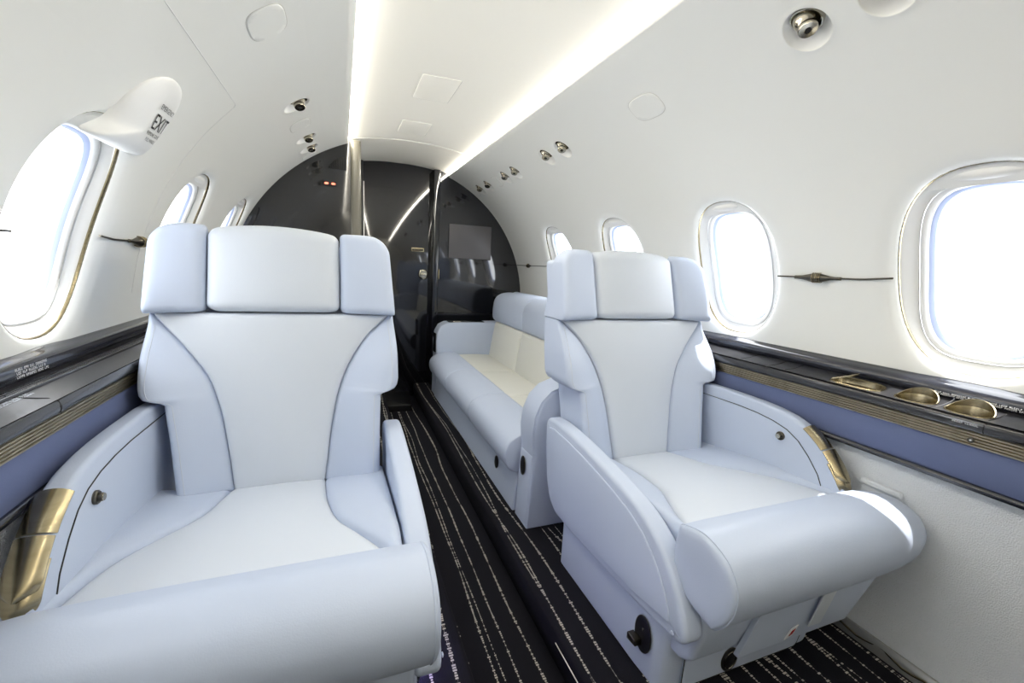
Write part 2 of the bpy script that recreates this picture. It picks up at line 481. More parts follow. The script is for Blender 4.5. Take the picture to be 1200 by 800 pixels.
# ceiling headliner between the two cove lamps
V, F = [], []; NX = 16
def cz(x): return .661-.033*(x/.33)**2
for y in (-1.75, .5, 2.63, 3.3):
    for i in range(NX+1):
        x = -.375+.75*i/NX; V.append((x, y, cz(x)))
for j in range(3):
    for i in range(NX): q = j*(NX+1)+i; F.append([q, q+1, q+NX+2, q+NX+1])
obj('ceiling', (V, F), 'ceiling', kind='structure')
obj('trim_2', tube([(-.30+.60*i/12, 2.63, cz(-.30+.60*i/12)-.0005) for i in range(13)], .0016), 'softgap', kind='structure')
for sg, yend, lab in ((-1, 2.64, 'warm white cove light strip along the left ceiling edge'), (1, 3.215, 'warm white cove light strip along the right ceiling edge')):
    t = thing('cove_light', lab, 'light strip', (sg*.32, .7, .61), 'cove light strips along the ceiling')
    V = []; F = []
    P_ = [(.3385,.6135),(.3375,.618),(.3355,.623),(.332,.6275)]
    for y in (-1.7, yend-.005): V += [(sg*x, y, z) for x, z in P_]
    F = [[i, i+1, 5+i, 4+i] for i in range(3)]
    obj('diffuser', (V, F), 'cove', t)
    obj('channel', box(min(sg*.340,sg*.350), max(sg*.340,sg*.350), -1.7, yend-.005, .616, .632, .001), 'ceiling', t)
# access hatches in the headliner
for y0, y1, lab in ((1.70,1.947,'square cream access panel in the ceiling nearer the camera'),(2.262,2.482,'square cream access panel in the ceiling nearer the black bulkhead')):
    t = thing('access_panel', lab, 'panel', (-.03, (y0+y1)/2, .64), 'ceiling access panels')
    obj('cover', slab(round_poly([(-.100,y0),(.042,y0),(.042,y1),(-.100,y1)], .008), 0, .003, .001, lambda a, b, w: (a, b, cz(a)-.0016+w)), 'ceiling', t)
    obj('gap_seal', closed_tube([(a, b, cz(a)-.0002) for a, b in round_poly([(-.102,y0-.002),(.044,y0-.002),(.044,y1+.002),(-.102,y1+.002)], .01)], .0007, 6), 'softgap', t)

# rear: glossy black bulkheads and the door between them
def arc_poly(xa, xb, z0, r, n=40):
    """area between x=xa and xb, from z0 up to the fuselage arc"""
    pts = [(xa, z0), (xb, z0)]
    for i in range(n+1):
        x = xb+(xa-xb)*i/n; pts.append((x, min(ZC+math.sqrt(max(0, r*r-x*x)), .66)))
    return pts
def plate(name, pts, y0, y1, m, **k):
    n = len(pts); V = [(p[0], y0, p[1]) for p in pts]+[(p[0], y1, p[1]) for p in pts]
    F = [list(range(n)), [n+i for i in range(n)][::-1]]+[[i, (i+1) % n, n+(i+1) % n, n+i] for i in range(n)]
    return obj(name, (V, F), m, **k)
plate('wall_rear', arc_poly(.262, .945, -1.0, .950), 3.20, 3.25, 'black', kind='structure')
plate('wall_rear_left', arc_poly(-.945, -.318, -1.0, .950), 2.63, 3.25, 'black', kind='structure')
obj('trim_3', slab(round_poly([(-.328,2.622),(-.272,2.622),(-.272,2.70),(-.328,2.70)], [.02,.02,.002,.002], 6), -1.0, .622, .001, lambda a, b, w: (a, b, w)), 'taupe', kind='structure')
obj('trim_4', slab(round_poly([(-.272,3.19),(-.236,3.19),(-.236,3.28),(-.272,3.28)], [.002,.006,.002,.002], 3), -1.0, .640, .001, lambda a, b, w: (a, b, w)), 'blackmat', kind='structure')
obj('trim_5', slab(round_poly([(.228,3.165),(.275,3.165),(.275,3.28),(.228,3.28)], [.012,.012,.002,.002], 4), -1.0, .636, .001, lambda a, b, w: (a, b, w)), 'black', kind='structure')
d = obj('door_1', box(-.30, .24, 3.235, 3.265, -1.0, .66, .002), 'black', kind='structure')
obj('edge_strip', box(-.2365, -.228, 3.225, 3.236, -1.0, .515, .001), 'silver', d)
ym = lambda x, y, h: (.177+x, 3.235-h, -.088+y)
kb = obj('latch_knob', lathe([(.036,0),(.036,.004),(.033,.007),(.026,.008),(.024,.005),(.020,.005)], ym), 'chrome', d)
obj('latch_bar', slab(round_poly([(-.024,-.009),(.024,-.009),(.024,.009),(-.024,.009)], .006), .003, .016, .002, lambda a, b, w: ym(a, b, w)), 'chrome', kb)
pl = obj('door_plate', slab(round_poly([(-.046,-.014),(.046,-.014),(.046,.014),(-.046,.014)], .003), 0, .004, .001, lambda a, b, w: (.134+a, 3.235-w, .086+b)), 'gold', d)
obj('plate_face', slab(round_poly([(-.038,-.007),(.038,-.007),(.038,.007),(-.038,.007)], .001), .0035, .005, .0005, lambda a, b, w: (.134+a, 3.235-w, .086+b)), 'blackmat', pl)
obj('plate_print', marks_geo(1, .104, .166, .083, .006, .006, lambda u, v: (u, 3.2295, v), 5, .006), 'gold', pl)
obj('door_strike', box(.272, .279, 3.158, 3.20, -.115, -.045, .002), 'gold', d)
# dark raised threshold before the door
obj('trim_6', slab(round_poly([(-.30,2.89),(.055,2.89),(.085,3.24),(-.30,3.24)], .004), -1.0, -.955, .004, lambda a, b, w: (a, b, w)), 'blackmat', kind='structure')
# monitor on the right bulkhead
t = thing('wall_monitor', 'flat grey screen mounted on the glossy black rear bulkhead', 'screen', (.51, 3.195, .04))
obj('screen_panel', slab(round_poly([(.348,.04),(.672,.04),(.672,.286),(.348,.286)], .004), 0, .010, .002, lambda a, b, w: (a, 3.199-w, b)), 'blackmat', t)
obj('display', slab(round_poly([(.351,.043),(.669,.043),(.669,.283),(.351,.283)], .002), .008, .0108, .0006, lambda a, b, w: (a, 3.199-w, b)), 'screen', t)
# vent grille and glowing red spots added as a reflection in the left bulkhead
t = thing('air_grille', 'black louvred grille with curved top beside the bulkhead post', 'grille', (-.39, 2.625, .46))
gp = [(-.345,.462),(-.345,.520),(-.352,.527),(-.372,.527),(-.39,.518),(-.41,.502),(-.43,.478),(-.436,.464)]
obj('backing', slab(gp, 0, .003, .001, lambda a, b, w: (a, 2.629-w, b)), 'blackmat', t)
for i in range(8):
    x = -.353-.0105*i; top = interp([(-.44,.466),(-.41,.500),(-.39,.515),(-.372,.524),(-.345,.524)], x)
    obj('louvre', box(x-.002, x+.002, 2.621, 2.627, .466, top, .0008), 'blackmat', t)
t = thing('cabin_sign', 'small red lit sign glowing on the left black bulkhead', 'sign', (-.43, 2.625, .38))
obj('housing', box(-.466, -.395, 2.624, 2.629, .374, .398, .002), 'blackmat', t)
for x in (-.447, -.413): obj('lit_symbol', slab([(x-.011,.386),(x-.004,.392),(x+.006,.391),(x+.012,.386),(x+.005,.381),(x-.005,.381)], 0, .001, .0003, lambda a, b, w: (a, 2.624-w, b)), 'signlit', t, smooth=False)
# forward end of the cabin, behind the camera
plate('wall_front', arc_poly(-.945, .945, -1.0, .950), -1.75, -1.72, 'wall', kind='structure')

# lower side walls and floor rails
for sg in (-1, 1):
    side = 'right' if sg > 0 else 'left'
    yend = 3.21 if sg > 0 else 2.635
    V = []; F = []; pr = [(.866,-.905),(.876,-.86),(.872,-.70),(.866,-.55),(.860,-.40),(.860,-.32)]; yy = [-1.72+.2*i for i in range(int((yend+1.72)/.2)+1)]+[yend]
    for y in yy: V += [(sg*x, y, z) for x, z in pr]
    for j in range(len(yy)-1):
        for i in range(5): q = j*6+i; F.append([q, q+1, q+7, q+6])
    obj('wall_%s_lower' % side, (V, F), 'panel_leather', kind='structure')
    tr = thing('floor_rail', 'polished metal floor rail along the %s sidewall' % side, 'rail', (sg*.86, .7, -.9), 'floor rails')
    obj('bar', slab(round_poly([(.840,-.899),(.8615,-.899),(.8615,-.868),(.852,-.866),(.846,-.875)], .003), -1.7, yend-.01, .001, lambda a, b, w: (sg*a, w, b)), 'railmetal', tr)
    pts = [(sg*(.8445+.0035*math.sin(i*.9)), -1.6+i*.02, -.882+.004*math.cos(i*1.3)) for i in range(int((yend+1.5)/.02))]
    obj('wavy_inlay', tube(pts, .0028, 6), 'gold', tr)

# ------------------------------------------------------------------ side ledges
def build_ledge(sg):
    side = 'right' if sg > 0 else 'left'; yend = 3.2 if sg > 0 else 2.628
    lab = ('long dark veneer side ledge under the right windows with two cup holders' if sg > 0 else 'long dark veneer side ledge under the left windows beside the armchair')
    t = thing('side_ledge', lab, 'ledge', (sg*.87, .7, -.41), 'side ledges')
    m3 = lambda a, b, w: (sg*a, w, b)
    ya = -1.7
    obj('top_rail', slab(catmull([(.940,-.205),(.925,-.209),(.912,-.216),(.905,-.226),(.906,-.238),(.916,-.246),(.940,-.246)], True, 4), ya, yend, .002, m3), 'rail', t)
    # shelf strip with openings
    smp = lambda y, x, d=0: (sg*x, y, -.2445-.0115*max(0, (.912-x)/.09)-.004*math.sin(PI*min(1, max(0, (.912-x)/.09)))-d)
    cells = []; u = ya
    CUPS = [(.478,.864,.037,.034,2.0),(.572,.864,.037,.034,2.0),(.700,.866,.056,.030,3.0)] if sg > 0 else []
    for yc, xc, a, b, n in CUPS:
        if yc-max(.045, a+.008) > u+.006: cells.append(cell(smp, u, yc-max(.045, a+.008), .822, .912, 6, 6))
        y0, y1 = max(u, yc-max(.045, a+.008)), yc+max(.047, a+.008)
        cells.append(cell(smp, y0, y1, .822, .912, 12, 6, (yc, xc, [(a+.002,b+.002,n,0),(a,b,n,.001)], 3))); u = y1
    cells.append(cell(smp, u, yend, .822, .912, 20, 6)); cells.append(cell(smp, ya, yend, .912, .945, 2, 2))
    obj('shelf', join(*cells), 'shelf', t, angle=60)
    for yc, xc, a, b, n in CUPS[:2]:
        c = obj('cup_holder', ring_geo(smp, yc, xc, [(a+.003,b+.003,n,-.0005),(a+.0025,b+.0025,n,-.0022),(a,b,n,-.0018),(a-.001,b-.001,n,.004),(a-.003,b-.003,n,.055)], 48), 'gold', t)
        V, F = [], []
        for i in range(33):
            ph = PI*i/32; hh = .017*math.sin(ph)**1.3
            for rr_, zz in ((1.0, -.001), (1.0, hh), (1.05, hh), (1.05, -.001)):
                p = smp(yc+a*rr_*math.cos(ph), xc+b*rr_*math.sin(ph)); V.append((p[0], p[1], p[2]+zz+.0018))
        for i in range(32):
            for k in range(4): F.append([4*i+k, 4*i+(k+1) % 4, 4*i+4+(k+1) % 4, 4*i+4+k])
        obj('cup_rim', (V, F), 'gold', c)
        obj('cup_floor', disc_geo(smp, yc, xc, a-.002, b-.002, n, .052, 48), 'darkmetal', c)
    if sg > 0:
        yc, xc, a, b, n = CUPS[2]
        c = obj('recessed_tray', ring_geo(smp, yc, xc, [(a+.005,b+.004,n,-.0005),(a+.004,b+.003,n,-.003),(a,b,n,-.0022),(a-.003,b-.003,n,.012)], 48), 'gold', t)
        obj('tray_floor', disc_geo(smp, yc, xc, a-.002, b-.002, n, .011, 48), 'gold', c)
        obj('tray_flap', slab(round_poly([(yc+.005,xc-.020),(yc+.054,xc-.022),(yc+.054,xc+.022),(yc+.005,xc+.020)], .008), 0, .004, .001, lambda y, x, w: smp(y, x, -.004-.020*max(0, (yc+.045-y)/.045)-w)), 'gold', c)
    obj('nosing', slab(catmull([(.850,-.262),(.836,-.2565),(.8265,-.260),(.823,-.270),(.825,-.281),(.833,-.287),(.850,-.285)], True, 4), ya, yend, .001, m3), 'wood', t)
    rp = [(.858,-.286)]
    for i in range(5):
        z0 = -.286-.0064*i
        rp += [(.8315+.0012*i,z0),(.8285+.0012*i,z0-.0016),(.8285+.0012*i,z0-.0044),(.8315+.0012*i,z0-.0060)]
    rp += [(.858,-.319)]
    obj('ribbed_trim', slab(rp[::-1], ya, yend, .0002, m3), 'ribs', t, angle=25)
    obj('blue_panel', slab([(.880,-.318),(.8405,-.318),(.8405,-.345),(.8405,-.392),(.845,-.398),(.880,-.398)][::-1], ya, yend, .0005, m3), 'blue', t)
    obj('dark_trim', slab(round_poly([(.880,-.395),(.838,-.395),(.833,-.401),(.835,-.409),(.880,-.414)], .003), ya, yend, .001, m3), 'rail', t)
    # joints across the ledge
    for y in ((.436, .93) if sg > 0 else (.93,)):
        obj('joint', tube([(sg*.912,y,-.2445),(sg*.87,y,-.2535),(sg*.838,y,-.2560),(sg*.8255,y,-.260),(sg*.8222,y,-.271),(sg*.8245,y,-.283)], .0009, 6), 'gap', t)
    for y in ((.875, 1.03) if sg > 0 else ()):
        obj('joint', tube([(sg*.912,y,-.2445),(sg*.87,y,-.2535),(sg*.832,y,-.2553)], .0008, 6), 'gap', t)
    if sg > 0:
        obj('rail_print', marks_geo(4, 0, .185, -.001, .0042, .0034, lambda u, v: (.9045-.0006+.5*max(0, v+.008)**1.1, .57-u, -.2245+v), 11, .0032), 'white', t, smooth=False, recalc=False)
        obj('nosing_print', marks_geo(1, 0, .044, 0, .004, .0032, lambda u, v: (.8222, .485-u, -.272+v), 3, .0036), 'white', t, smooth=False, recalc=False)
        j = obj('call_jack', lathe([(.0055,0),(.0055,.0015),(.0035,.002),(.0033,.001)], lambda x, y, h: (.8290-h, .452+x, -.303+y), 20), 'darkmetal', t)
        obj('jack_centre', lathe([(.0018,0),(.0018,.0025)], lambda x, y, h: (.8290-h, .452+x, -.303+y), 12), 'white', j)
    else:
        obj('rail_print', marks_geo(3, 0, .095, 0, .0068, .0050, lambda u, v: (-.9040, .985+u, -.2225+v), 21, .0042), 'white', t, smooth=False, recalc=False)
        obj('shelf_print', marks_geo(2, 0, .10, 0, .0052, .0040, lambda u, v: smp(.86+u, .872-v, -.0006), 22, .0036), 'stitch', t, smooth=False, recalc=False)
        # two raised slide tracks along the shelf
        for x, y0 in ((.897,.55),(.882,.55)):
            obj('slide_track', slab(round_poly([(x-.004,-.2530),(x+.004,-.2520),(x+.003,-.2465),(x-.003,-.2475)], .001), -1.0, 2.2, .001, m3), 'wood', t)
    return t
build_ledge(1); build_ledge(-1)

# flap pocket on the right lower wall
t = thing('wall_pocket', 'pale leather pocket with folded top on the right lower wall', 'pocket', (.85, .59, -.56))
pm = lambda a, b, w: (.864-.001-w-.04*(-.48-b)*-.3, a, b)
obj('pouch', slab(round_poly([(.548,-.575),(.645,-.575),(.640,-.488),(.556,-.488)], .006), 0, .012, .003, pm), 'panel_leather', t)
obj('top_band', slab(round_poly([(.551,-.494),(.644,-.494),(.640,-.480),(.556,-.480)], .004), .002, .018, .003, pm), 'panel_leather', t)

# ------------------------------------------------------------------ cabin chairs
def seat(sg, dy, label):
    """sg=+1: the left chair (x negative); sg=-1 mirrors it"""
    m = lambda x, y, z: (sg*x, y+dy, z)
    t = thing('cabin_armchair', label, 'armchair', m(-.53, .95, FZ), 'cabin armchairs')
    yc = lambda z: 1.19+(z+.585)*.23
    LE, PA = 'leather', 'leather_pale'
    # --- backrest: centre panel between curved seams, wing bolsters either side
    ws = smooth_interp([(-.60,-.634),(-.581,-.637),(-.495,-.648),(-.411,-.661),(-.36,-.674),(-.31,-.691),(-.272,-.715),(-.222,-.752),(-.181,-.786),(-.155,-.806)])
    as_ = smooth_interp([(-.60,-.428),(-.586,-.427),(-.518,-.418),(-.43,-.406),(-.363,-.392),(-.309,-.373),(-.262,-.349),(-.213,-.315),(-.175,-.276),(-.155,-.254)])
    rear = lambda u, z: m(u, yc(z)+.095, z)
    obj('back_panel', panel(ws, as_, -.592, -.154, lambda u, z, h: m(u, yc(z)-h-.004, z), lambda u, z: m(u, yc(z)+.07, z), .011, .016, 26, 40), PA, t)
    wo = lambda z: interp([(-.59,-.742),(-.45,-.757),(-.362,-.770),(-.356,-.778),(-.350,-.796),(-.345,-.810),(-.335,-.816),(-.32,-.8185),(-.25,-.8185),(-.154,-.813)], z)
    ao = lambda z: interp([(-.59,-.290),(-.45,-.287),(-.362,-.283),(-.356,-.274),(-.350,-.256),(-.345,-.246),(-.335,-.239),(-.32,-.236),(-.25,-.236),(-.154,-.243)], z)
    ex = (-.368,-.362,-.359,-.356,-.353,-.350,-.3475,-.345,-.340,-.335,-.328,-.32)
    def wing(outer, seam):
        def f(u, z, h):
            w = abs(outer(z)-seam(z)); q = min(1, abs(u-seam(z))/max(.13, w)); k = q*q*(3-2*q)
            return m(u, yc(z)-.055*k-h, z)
        return f
    obj('back_bolster', panel(wo, ws, -.592, -.154, wing(wo, ws), rear, .012, .012, 20, 44, ex), LE, t)
    obj('back_bolster', panel(as_, ao, -.592, -.154, wing(ao, as_), rear, .012, .012, 20, 44, ex), LE, t)
    # stitched seam just inside the outer rim of each bolster
    for outer, seam, s in ((wo, ws, 1), (ao, as_, -1)):
        pts = []
        for i in range(60):
            z = -.575+.415*i/59; u = outer(z)+s*.017
            if abs(u-seam(z)) < .006 or (u-seam(z))*s > 0: continue
            w = abs(outer(z)-seam(z)); q = min(1, abs(u-seam(z))/max(.13, w)); k = q*q*(3-2*q)
            sf = .017/w; pts.append(m(u, yc(z)-.055*k-.012*(1-(1-2*sf)**2)*math.sqrt(max(0, 1-(2*(z+.592)/.438-1)**2))-.0002, z))
        if len(pts) > 3: obj('stitching', tube(pts, .0009, 6), 'stitch', t)
    # --- headrest
    yh = lambda z: 1.290+(z+.15)*.30
    def lift(u): return .016*(1-((u+.541)/.16)**2)
    H_ = .208
    obj('headrest_pillow', panel(lambda v: -.697, lambda v: -.384, 0, H_, lambda u, v, h: m(u, yh(-.150+v)-h-.014, -.150+v+lift(u)*v/H_), lambda u, v: m(u, 1.385, -.150+v+lift(u)*v/H_), .024, .016, 26, 30, (), .022), PA, t)
    H2 = .218
    def hw(outer, inner):
        def f(u, v, h):
            q = min(1, max(0, abs(u-inner)/abs(outer-inner))); z = -.152+v
            return m(u, yh(z)-.016-.040*q*q-h, z)
        return f
    rr = lambda v: .055-math.sqrt(max(0, .055**2-max(0, .055-(H2-v))**2))
    hb = lambda u, v: m(u, 1.385-.02*v/H2, -.152+v)
    exv = tuple(H2*q for q in (.80,.85,.9,.93,.96,.98,.99))
    obj('headrest_wing', panel(lambda v: -.816+.010*v/H2+rr(v), lambda v: -.6985, 0, H2, hw(-.812, -.698), hb, .020, .014, 18, 30, exv, .014, (0,1,0,1)), LE, t)
    obj('headrest_wing', panel(lambda v: -.3825, lambda v: -.240-.014*v/H2-rr(v), 0, H2, hw(-.243, -.383), hb, .020, .014, 18, 30, exv, .014, (1,0,1,0)), LE, t)
    # back shell filling in behind
    obj('back_shell', slab(round_poly([(-.80,-.36),(-.80,.03),(-.26,.03),(-.26,-.36),(-.30,-.37),(-.30,-.74),(-.73,-.74),(-.73,-.37)], .02), 0, .06, .012, lambda u, z, w: m(u, yc(z)+.055+w, z)), LE, t)
    # --- seat cushion: pale centre, cool bolsters
    zc = lambda y: -.585+(1.19-y)*.13
    cw = smooth_interp([(.66,-.790),(.74,-.783),(.816,-.774),(.876,-.761),(.938,-.731),(.999,-.693),(1.053,-.668),(1.121,-.656),(1.21,-.640)])
    ca = smooth_interp([(.66,-.296),(.74,-.303),(.791,-.322),(.858,-.355),(.928,-.391),(1.031,-.414),(1.10,-.421),(1.21,-.427)])
    under = lambda u, y: m(u, y, -.70)
    obj('seat_panel', panel(cw, ca, .67, 1.205, lambda u, y, h: m(u, y, zc(y)+h), under, .012, .010, 24, 36), PA, t)
    def sb(outer, seam):
        def f(u, y, h):
            w = abs(outer-seam(y)); q = min(1, abs(u-seam(y))/max(w, .05)); return m(u, y, zc(y)+h+.022*q*q*min(1, w/.06))
        return f
    obj('seat_bolster', panel(lambda y: -.803, cw, .67, 1.205, sb(-.803, cw), under, .014, .012, 16, 36), LE, t)
    obj('seat_bolster', panel(ca, lambda y: -.277, .67, 1.205, sb(-.277, ca), under, .014, .012, 16, 36), LE, t)
    # --- thick front roll (raised leg rest)
    rp = round_poly(catmull([(.710,-.490),(.7165,-.528),(.715,-.568),(.704,-.600),(.676,-.622),(.640,-.634),(.604,-.640)], False, 4)[:-1]+catmull([(.604,-.640),(.582,-.612),(.568,-.575),(.568,-.536),(.586,-.503),(.618,-.484),(.660,-.477),(.710,-.490)], False, 4)[:-1], .004, 2)
    st = [(-.2440,.20),(-.2425,.55),(-.2430,.80),(-.2445,.93),(-.2470,.975),(-.2500,.99),(-.256,1.0),(-.30,1.012),(-.45,1.015),(-.62,1.012),(-.72,1.0),(-.775,.975),(-.81,.93),(-.830,.86),(-.842,.76),(-.8490,.62),(-.8525,.40),(-.8535,.15)]
    obj('leg_rest_roll', sweep(rp, st, lambda a, b, x: m(x, a, b)), LE, t, angle=60)
    n = len(rp); cx = sum(p[0] for p in rp)/n; cy = sum(p[1] for p in rp)/n
    obj('roll_seam', closed_tube([m(-.2530, cx+(p[0]-cx)*1.002, cy+(p[1]-cy)*1.002) for p in rp], .0016, 6), LE, t)
    # --- arms
    ax = lambda a, b, w: m(w, a, b)
    pr = [(1.289,-.480),(1.275,-.462),(1.225,-.456),(1.148,-.459),(1.060,-.467),(.985,-.477),(.90,-.490),(.822,-.506),(.77,-.526),(.728,-.551),(.695,-.586),(.668,-.622),(.645,-.660),(.638,-.690),(.646,-.706),(.668,-.714),(.80,-.728),(1.105,-.744),(1.19,-.742),(1.235,-.715),(1.262,-.661),(1.282,-.56)]
    prs = round_poly(pr, .018, 3)
    pa = [(1.262,-.488),(1.225,-.482),(1.148,-.485),(1.060,-.493),(.985,-.503),(.905,-.516),(.835,-.532),(.785,-.553),(.748,-.580),(.716,-.615),(.692,-.650),(.680,-.685),(.80,-.703),(1.105,-.718),(1.18,-.716),(1.212,-.698),(1.236,-.655),(1.255,-.56)]
    a1 = obj('armrest', slab(prs, -.224, -.272, .011, ax), LE, t)
    obj('arm_panel', slab(round_poly(pa, .008, 3), -.2205, -.2260, .002, ax), LE, a1)
    obj('screw_cap', lathe([(.0045,0),(.0045,.002),(.002,.003)], lambda x, y, h: m(-.2195+h, .668+x, -.694+y), 16), LE, a1)
    pw = [(1.325,-.372),(1.19,-.360),(1.07,-.359),(1.00,-.360),(.94,-.364),(.888,-.373),(.845,-.390),(.806,-.418),(.770,-.456),(.738,-.498),(.722,-.545),(.718,-.72),(.74,-.735),(1.325,-.735)]
    pws = round_poly(pw, .012, 3)
    a2 = obj('armrest', slab(pws, -.788, -.8275, .010, ax), LE, t)
    ip = [(1.318,-.400),(1.07,-.394),(1.00,-.396),(.945,-.402),(.90,-.413),(.865,-.432),(.832,-.462),(.80,-.50),(.775,-.55),(.765,-.70),(1.318,-.70)]
    obj('arm_panel', slab(round_poly(ip, .01, 3), -.7860, -.795, .0015, ax), LE, a2)
    obj('panel_seam', tube([m(-.7875, a, b+.0012) for a, b in ip[:9]], .0012, 6), 'gap', a2)
    b_ = obj('recline_button', lathe([(.0125,0),(.0125,.004),(.0105,.006),(.0085,.004),(.0080,.004),(.0075,.011),(.006,.0125)], lambda x, y, h: m(-.7860+h, .915+x, -.435+y), 24), 'darkmetal', a2)
    obj('button_face', lathe([(.0070,0),(.0065,.0008)], lambda x, y, h: m(-.7860+.0126+h, .915+x, -.435+y), 20), 'chrome', b_)
    # gold latch wrapping the front of the wall arm: fixed cap, flap, open cup below
    top = [(.852,-.3865),(.830,-.400),(.806,-.418),(.788,-.436),(.770,-.456),(.754,-.476),(.740,-.496),(.730,-.518)]
    def strap(i0, i1, off, th, wa, wb, taper=0):
        P_ = [Vector(p) for p in catmull(top, False, 6)]; P_ = P_[int(i0*(len(P_)-1)):int(i1*(len(P_)-1))+1]
        V, F = [], []; rows = []
        for i, p in enumerate(P_):
            a = P_[max(i-1, 0)]; b = P_[min(i+1, len(P_)-1)]; dd = (b-a).normalized(); nn = Vector((dd.y, -dd.x))
            if nn.y < 0: nn = -nn
            tt = i/(len(P_)-1); half = abs(wb-wa)/2
            if taper and tt > 1-taper: half *= math.sqrt(max(.03, 1-((tt-1+taper)/taper)**2))
            c = (wa+wb)/2
            for k in range(9):
                q = -1+2*k/8; w = c+half*q; dr = .012*abs(q)**2.6
                pp = p+nn*(off+th-dr); V.append(m(w, pp.x, pp.y))
            for k in range(9):
                q = -1+2*k/8; pp = p+nn*(off-.006); V.append(m(c+half*q, pp.x, pp.y))
        N = 18
        for i in range(len(P_)-1):
            o = i*N; ring = list(range(9))+list(range(17, 8, -1))
            for k in range(18): F.append([o+ring[k], o+ring[(k+1) % 18], o+N+ring[(k+1) % 18], o+N+ring[k]])
        ring = list(range(9))+list(range(17, 8, -1)); F.append(ring); F.append([(len(P_)-1)*N+r for r in ring][::-1])
        return V, F
    lt = obj('latch_cap', strap(0, .38, 0, .007, -.7835, -.8315), 'gold', a2)
    obj('latch_flap', strap(.395, .88, .002, .0075, -.7840, -.8315, .34), 'gold', lt)
    obj('latch_cup', strap(.55, 1.0, -.004, .0075, -.7840, -.8315, .32), 'gold', lt)
    # --- base: plinth, front apron and flap, latch plates, belt and tag
    bp = [(-.246,1.172),(-.246,.80),(-.250,.735),(-.268,.718),(-.30,.712),(-.70,.712),(-.74,.73),(-.745,1.172)]
    def bmap(a, b, w):
        k = (w+.90)/.18; return m(a-(.05*k if a < -.5 else 0)+0*k, b-(.008*k if b < .73 else 0), w)
    bs = obj('seat_base', slab(round_poly(bp, .012, 3), FZ+.0005, -.718, .006, bmap), LE, t)
    obj('front_panel', slab(round_poly([(-.300,-.885),(-.655,-.885),(-.690,-.800),(-.302,-.800)], .012), .7095, .700, .003, lambda a, b, w: m(a, w-.0, b)), LE, bs)
    obj('panel_seam', closed_tube([m(a, .7022, b) for a, b in round_poly([(-.2985,-.887),(-.657,-.887),(-.692,-.7985),(-.3005,-.7985)], .012)], .0012, 6), 'gap', bs)
    sp = round_poly([(.630,-.600),(.640,-.70),(.664,-.776),(.69,-.793),(.80,-.793),(.80,-.600)], .012)
    obj('front_apron', slab(sp, -.268, -.80, .014, ax), LE, t)
    fl = obj('apron_flap', slab(round_poly([(-.398,-.640),(-.388,-.788),(-.735,-.788),(-.765,-.640)], .004), 0, .012, .002, lambda a, b, w: m(a, .626+(-.64-b)*.24-w, b)), LE, t)
    if sg > 0: obj('floor_lamp', box(-.2465, -.2440, .82, .92, -.872, -.866, .0005), 'floorlamp', bs)
    def oval(parent, mp_, a, b):
        o = obj('latch_plate', slab([(a*math.cos(2*PI*i/40), b*math.sin(2*PI*i/40)) for i in range(40)], 0, .0025, .001, mp_), 'blackmat', parent)
        obj('plate_rim', closed_tube([mp_(a*math.cos(2*PI*i/40), b*math.sin(2*PI*i/40), .001) for i in range(40)], .0012, 6), 'darkmetal', o)
        return o
    o1 = oval(bs, lambda a, b, w: m(-.2455+w, .775+a, -.800+b), .027, .043)
    obj('release_lever', slab(round_poly([(-.016,-.006),(.016,-.010),(.016,.008),(-.012,.008)], .003), .002, .020, .002, lambda a, b, w: m(-.2455+w, .790+a, -.822+b)), 'darkmetal', o1)
    obj('plate_slot', box(*(sorted((sg*-.2430, sg*-.2420))+[.772+dy, .776+dy]+[-.790, -.784]), .0003), 'chrome', o1)
    o2 = oval(bs, lambda a, b, w: m(-.432+a, .7000-w, -.852+b), .024, .029)
    obj('plate_glint', closed_tube([m(-.432+.017*math.cos(2*PI*i/32), .6965, -.852+.021*math.sin(2*PI*i/32)) for i in range(32)], .0014, 6), 'chrome', o2)
    obj('belt_end', slab(round_poly([(-.560,-.625),(-.600,-.625),(-.603,-.742),(-.563,-.742)], .002), 0, .003, .001, lambda a, b, w: m(a, .603+(-.62-b)*.22-w, b)), 'leather_pale', t)
    tg = obj('belt_tag', slab(round_poly([(-.524,-.748),(-.546,-.737),(-.542,-.770),(-.520,-.780)], .004), 0, .002, .0006, lambda a, b, w: m(a, .626+(-.64-b)*.24-.0125-w, b)), 'white', t)
    obj('tag_mark', slab(round_poly([(-.530,-.752),(-.539,-.747),(-.536,-.763),(-.527,-.768)], .001), 0, .001, .0003, lambda a, b, w: m(a, .626+(-.64-b)*.24-.0147-w, b)), 'red', tg)
    return t
seat(1, 0, 'pale grey leather cabin armchair nearest the camera, beside the left windows')
seat(-1, -.0924, 'pale grey leather cabin armchair on the right, in front of the sofa')

